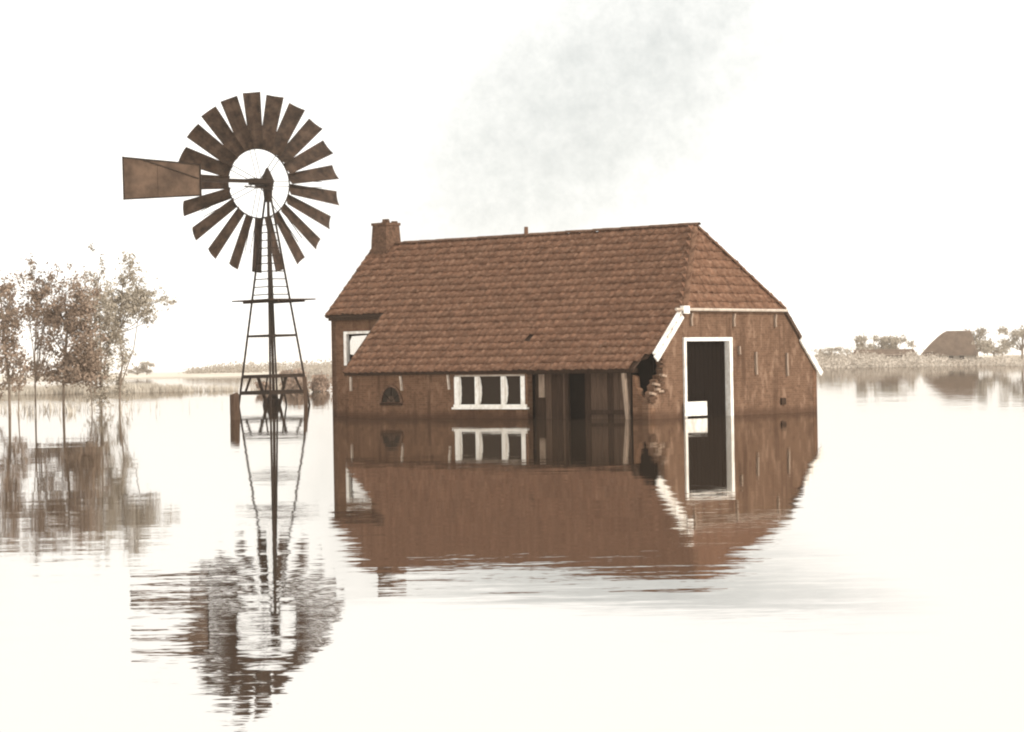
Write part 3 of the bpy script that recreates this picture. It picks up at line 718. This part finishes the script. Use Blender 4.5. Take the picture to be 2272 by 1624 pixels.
tree('willow_tree', 'densest dark brown tree in the middle of the flooded group', 97, (140, 915), [(140, 915), (141, 850), (146, 790), (150, 730), (158, 680)],
     [(125, 690, 22, 22, 1.4), (150, 715, 28, 26, 1.7), (172, 690, 24, 22, 1.5), (188, 670, 18, 20, 1.0), (170, 740, 24, 24, 1.6), (185, 790, 22, 24, 1.4), (196, 770, 16, 20, .9), (165, 820, 24, 14, .8), (140, 760, 16, 30, .5), (190, 825, 22, 10, .6), (120, 832, 30, 9, .7), (100, 700, 22, 14, .9), (178, 815, 22, 18, 1.2), (205, 800, 14, 22, .7), (150, 800, 14, 26, .7), (150, 838, 26, 8, .7), (195, 840, 20, 8, .4)], group=G, seed=8, tr=.085)
tree('willow_tree', 'airy olive tree with upright forked trunk, right of the dense brown tree', 100, (226, 913), [(226, 913), (224, 850), (224, 790), (222, 730), (216, 660), (214, 620)],
     [(218, 620, 16, 30, .6), (222, 668, 22, 26, .9), (205, 700, 22, 18, .6), (232, 715, 18, 18, .7), (214, 760, 18, 26, .6), (245, 690, 16, 20, .6), (248, 745, 16, 24, .9), (240, 780, 14, 30, .7), (206, 650, 14, 16, .5), (222, 850, 16, 24, .6), (190, 715, 18, 14, .4), (235, 830, 14, 24, .5), (212, 800, 12, 26, .5), (228, 880, 12, 14, .4)], group=G, seed=11, tr=.07, leafmat='leaf_olive')
tree('willow_tree', 'wispy olive tree with branches reaching right, rightmost of the flooded group', 102, (264, 912), [(264, 912), (266, 860), (272, 800), (262, 740), (270, 680), (272, 620)],
     [(275, 620, 12, 34, .7), (292, 610, 8, 26, .45), (280, 665, 26, 20, 1.3), (262, 690, 20, 20, .9), (295, 680, 22, 18, 1.0), (312, 665, 20, 14, .6), (330, 650, 18, 10, .35), (355, 668, 16, 7, .3), (322, 695, 18, 12, .5), (262, 740, 18, 26, .7), (278, 800, 9, 30, .4), (268, 860, 9, 26, .5), (326, 715, 10, 8, .2), (300, 645, 14, 18, .6)], group=G, seed=13, tr=.065, leafmat='leaf_olive')
tree('willow_sapling', 'thin bare-stemmed sapling between the dense tree and the forked one', 99, (207, 913), [(207, 913), (202, 870), (196, 845), (200, 800)], [(200, 805, 14, 16, .35), (206, 850, 10, 20, .25)], group=G, seed=17, tr=.04)
tree('willow_sapling', 'short sapling stem leaning right at the left edge of the group', 95, (38, 916), [(38, 916), (42, 870), (46, 830), (44, 800)], [(44, 805, 14, 20, .4), (44, 845, 10, 20, .3)], group=G, seed=19, tr=.045)

def blades(name, m, n, fn, hgt, wd, seed, label=None, cat=None):
    rng = random.Random(seed); b = MB()
    for _ in range(n):
        x, y, z, sc_ = fn(rng); h = hgt * rng.uniform(.5, 1.2) * sc_; a = rng.uniform(0, 3.14); dx, dy = cos(a) * wd, sin(a) * wd
        lx, ly = rng.gauss(0, .16) * h, rng.gauss(0, .16) * h; o = len(b.v)
        b.v += [(x - dx, y - dy, z - .1), (x + dx, y + dy, z - .1), (x + dx * .7 + lx * .4, y + dy * .7 + ly * .4, z + h * .6), (x + lx, y + ly, z + h)]
        b.f += [(0 + o, 1 + o, 2 + o), (0 + o, 2 + o, 3 + o)]
    o = b.build(name, m, kind='stuff')
    if label: o['label'] = label; o['category'] = cat
    return o
def reed_fn(r):
    while True:
        x = r.uniform(-44, -4); y = r.uniform(182.5, 189.5) + .06 * x; h = bank_h(x, y)
        if h < -.08: continue
        dens = .35 + .65 * (.5 + .5 * hnoise(x * .9, 0, 3))
        dens *= 1 - .55 * smooth(-28, -22, x) * (1 - smooth(-9.5, -8, x))
        if r.random() < dens: return x, y, max(h, -.05), .6 + .5 * dens
blades('reeds', 'reed', 17000, reed_fn, .62, .02, 5, 'pale reeds and rough grass along the half-drowned left bank', 'reeds')

def flood_fn(r):
    while True:
        px = r.gauss(110, 110); D = r.uniform(93, 118)
        if hnoise(px * .05, D * .2, 7) > r.uniform(-.1, .9): return (px - 1136) * D / FPX, D, -.02, 1
blades('flooded_grass', 'reed', 420, flood_fn, .40, .012, 23, 'sparse drowned grass and twigs standing in the water around the left trees', 'grass')

def shrub(label, p, rx, rz, n, m='shrub_leaf', seed=1, size=.14, group=None, name='shrub'):
    rng = random.Random(seed); t = thing(name, label, 'shrub', p, group=group); st = MB(); lv = MB()
    for i in range(7):
        a = rng.uniform(0, 6.28); e = Vector((cos(a) * rx * rng.uniform(.1, .8), sin(a) * rx * .6, rz * rng.uniform(.5, 1)))
        st.tube([(e.x * .15, e.y * .15, -.4), tuple(e * .5), tuple(e)], [.03 * rz, .02 * rz, .01 * rz], 4)
        leaf_cloud(lv, e * .85, (rx * .35, rx * .35, rz * .28), n // 7, size, rng)
        leaf_cloud(lv, e * .45, (rx * .4, rx * .4, rz * .25), n // 10, size, rng)
    st.build('stem', 'bark', t); lv.build('foliage', m, t); return t
GS = 'shrubs at the water edge behind the wind pump'
for i, (x, y, D, rx, rz, n) in enumerate(((640, 868, 168, .9, .9, 380), (668, 872, 160, 1.0, 1.0, 520), (700, 868, 165, .9, 1.0, 450), (722, 865, 172, .9, 1.1, 450), (585, 868, 170, .7, .7, 300), (655, 838, 330, 2.4, 1.3, 700))):
    lab = ('low reddish shrub seen through the tower legs on the right', 'bushy reddish shrub behind the right tower leg', 'brown shrub just right of the tower', 'brown shrub tight against the farmhouse corner', 'small sparse shrub seen through the tower legs on the left', 'wide low shrub on the far spit behind the tower')[i]
    q = at(x, y, D); shrub(lab, (q.x, q.y, -.05), rx, rz, n, seed=30 + i, group=GS, size=.13 if i < 5 else .25)

# distant things on the left shore
def far_tree(label, px, D, hgt, wid, seed, m='hazed_leaf', zb=0.3, group='trees on the far shore'):
    rng = random.Random(seed); q = at(px, 810, D); t = thing('far_tree', label, 'tree', (q.x, D, zb), group=group)
    st = MB(); st.tube([(0, 0, -.6), (.1, 0, hgt * .4), (0, 0, hgt * .9)], [wid * .05, wid * .035, .03], 6); lv = MB()
    for i in range(11):
        e = Vector((rng.gauss(0, .35) * wid, rng.gauss(0, .35) * wid, hgt * rng.uniform(.3, .92)))
        st.tube([(0, 0, hgt * .25), tuple(e * .6 + Vector((0, 0, hgt * .1))), tuple(e)], [wid * .02, wid * .014, .02], 4)
        leaf_cloud(lv, e, (wid * .24, wid * .24, hgt * .13), 110, .035 * hgt + .08, rng)
    st.build('trunk', 'bark', t); lv.build('crown', m, t); return t
far_tree('rounded far tree at the end of the left spit', 325, 600, 3.6, 3.2, 41)
far_tree('low bushy far tree beside the rounded one', 304, 604, 2.0, 4.0, 42)
rng = random.Random(77); wood_ = MB()
for i in range(150):
    px = rng.uniform(420, 760); D = rng.uniform(640, 820); q = at(px, 812, D)
    f = smooth(380, 560, px)
    h = rng.uniform(1.0, 3.2) * (.55 + .6 * f)
    leaf_cloud(wood_, (q.x, D, .6 + h * .45), (rng.uniform(1.5, 3.4), 2, h * .5), 60, .34, rng)
for i in range(60):
    px = rng.uniform(640, 760); D = rng.uniform(520, 600); q = at(px, 812, D)
    leaf_cloud(wood_, (q.x, D, .7), (3, 2, .8), 40, .3, rng)
wo = wood_.build('distant_woodland', 'hazed_leaf', kind='stuff'); wo['label'] = 'faint line of distant woodland on the left horizon'; wo['category'] = 'woodland'

# distant farm on the right shore
def far_house(name, label, px, D, ln, dep, eave, ridge, hipl, hipr, wallm, roofm, rot, bulge=False, wins=()):
    q = at(px, 812, D); z0 = farr_h(q.x, D) - .1
    t = thing(name, label, 'building', (q.x, D, z0), (0, 0, rot))
    MB().box((-ln / 2, -dep / 2, -.6), (ln / 2, dep / 2, eave)).build('wall', wallm, t)
    o = .4
    if bulge:
        r = MB(); n_ = 7; rows = []
        for i in range(n_):
            t_ = i / (n_ - 1); zz = eave - .25 + (ridge - eave + .25) * (1 - (1 - t_) ** 1.22); y_ = (dep / 2 + o) * (1 - t_)
            rows.append((-ln / 2 - o + (hipl + o) * t_, ln / 2 + o - (hipr + o) * t_, y_, zz + .12 * sin(3 * t_)))
        for xa, xb, y_, zz in rows: r.v += [(xa, -y_, zz), (xb, -y_, zz), (xb, y_, zz), (xa, y_, zz)]
        for i in range(n_ - 1):
            for k_ in range(4): r.f.append((4 * i + k_, 4 * i + (k_ + 1) % 4, 4 * i + 4 + (k_ + 1) % 4, 4 * i + 4 + k_))
        r.f.append((3, 2, 1, 0)); r.build('roof', roofm, t)
    else:
        r = MB(); A = [(-ln / 2 - o, -dep / 2 - o, eave - .25), (ln / 2 + o, -dep / 2 - o, eave - .25), (ln / 2 + o, dep / 2 + o, eave - .25), (-ln / 2 - o, dep / 2 + o, eave - .25), (-ln / 2 + hipl, 0, ridge), (ln / 2 - hipr, 0, ridge * .985)]
        B = [(x * .985, y * .93, zz - .3) for x, y, zz in A]
        r.add(A, [(0, 1, 5, 4), (2, 3, 4, 5), (1, 2, 5), (3, 0, 4)]); r.add(B, [(0, 4, 5, 1), (2, 5, 4, 3), (1, 5, 2), (3, 4, 0)]); r.add(A[:4] + B[:4], [(0, 4, 5, 1), (1, 5, 6, 2), (2, 6, 7, 3), (3, 7, 4, 0)])
        r.build('roof', roofm, t)
    for (x, w_, z0_, z1_, nm, mm) in wins:
        MB().box((x - w_ / 2, -dep / 2 - .06, z0_), (x + w_ / 2, -dep / 2 + .02, z1_)).build(nm, mm, t)
    return t
far_house('thatched_farm', 'distant farmstead with big dark thatched roof on the right shore', 2106, 462, 9.6, 7.0, 1.9, 6.3, 4.4, .8, 'hazed_wall', 'thatch', -.25, bulge=True, wins=((-3.3, 1.7, -.4, 2.3, 'barn_door', 'far_dark'), (.6, .9, .7, 1.6, 'window', 'far_dark'), (2.6, .9, .7, 1.6, 'window', 'far_dark')))
far_house('long_shed', 'distant long low shed with dark roof on the right shore', 1962, 470, 11.6, 5.0, 1.6, 2.6, .3, .3, 'hazed_wall', 'thatch', -.1, wins=((-3.5, .9, .4, 1.2, 'window', 'far_dark'), (.5, .9, .4, 1.2, 'window', 'far_dark'), (3.9, 1.1, -.3, 1.45, 'shed_door', 'far_dark')))
GR = 'trees on the right shore'
for i, (px, D, h, wd, lab) in enumerate(((1845, 468, 3.0, 5.5, 'spreading pale bush-tree just beyond the gable corner'), (1880, 474, 3.0, 5.0, 'low rounded tree left of the distant shed'), (1912, 490, 5.0, 2.8, 'taller thin tree rising behind the left end of the shed'), (1955, 500, 5.2, 3.6, 'sparse tree behind the middle of the shed'), (1988, 498, 5.2, 3.2, 'sparse tree behind the right end of the shed'),
        (2168, 470, 6.0, 4.6, 'tree standing against the right end of the thatched roof'), (2205, 455, 4.0, 4.4, 'low tree between the farmstead and the picture edge'), (2268, 440, 6.2, 5.0, 'tree cut by the right picture edge'))):
    far_tree(lab, px, D, h, wd, 60 + i, zb=1.0, group=GR, m='hazed_leaf' if i in (0, 5) else 'leaf_olive')
def grass_fn(r):
    while True:
        px = r.uniform(1815, 2330); D = r.uniform(330, 480); x = (px - 1136) * D / FPX; h = farr_h(x, D)
        if h > -.05 and hnoise(x * .3, D * .1, 5) > r.uniform(-1.2, .8): return x, D, h, 1
blades('shore_grass', 'reed', 9000, grass_fn, .45, .12, 9, 'rough pale grass along the right shore', 'grass')

rng = random.Random(91); hb = MB()
for i in range(420):
    px = rng.uniform(1812, 2330); D = rng.uniform(436, 462) - 60 * smooth(2150, 2330, px); x = (px - 1136) * D / FPX
    hgt = (2.1 + 1.0 * hnoise(px * .03, 0, 3)) * (1.25 if px < 1890 else 1.0) * (1.35 if 1885 < px < 2040 else 1)
    leaf_cloud(hb, (x, D, farr_h(x, D) + hgt * .35), (1.5, 1.0, hgt * .42), 46, .24, rng)
ho = hb.build('scrub', 'hazed_scrub_leaf', kind='stuff'); ho['label'] = 'pale scrub in an unbroken band along the right shore'; ho['category'] = 'scrub'

# ------------------------------------------------------------------ haze over the flooded land
hz = MB().box((-2900, -50, -1.5), (2900, 2900, 16)).build('haze', 'mud', kind='stuff')
hm = bpy.data.materials.new('haze'); hm.use_nodes = True; n = hm.node_tree.nodes; n.remove(n['Principled BSDF'])
pv = n.new('ShaderNodeVolumePrincipled'); pv.inputs['Color'].default_value = (.97, .88, .77, 1); pv.inputs['Density'].default_value = .00024; pv.inputs['Anisotropy'].default_value = 0.0
hm.node_tree.links.new(pv.outputs[0], n['Material Output'].inputs['Volume'])
hz.data.materials.clear(); hz.data.materials.append(hm)
hz['label'] = 'thin pale haze over the flooded land'
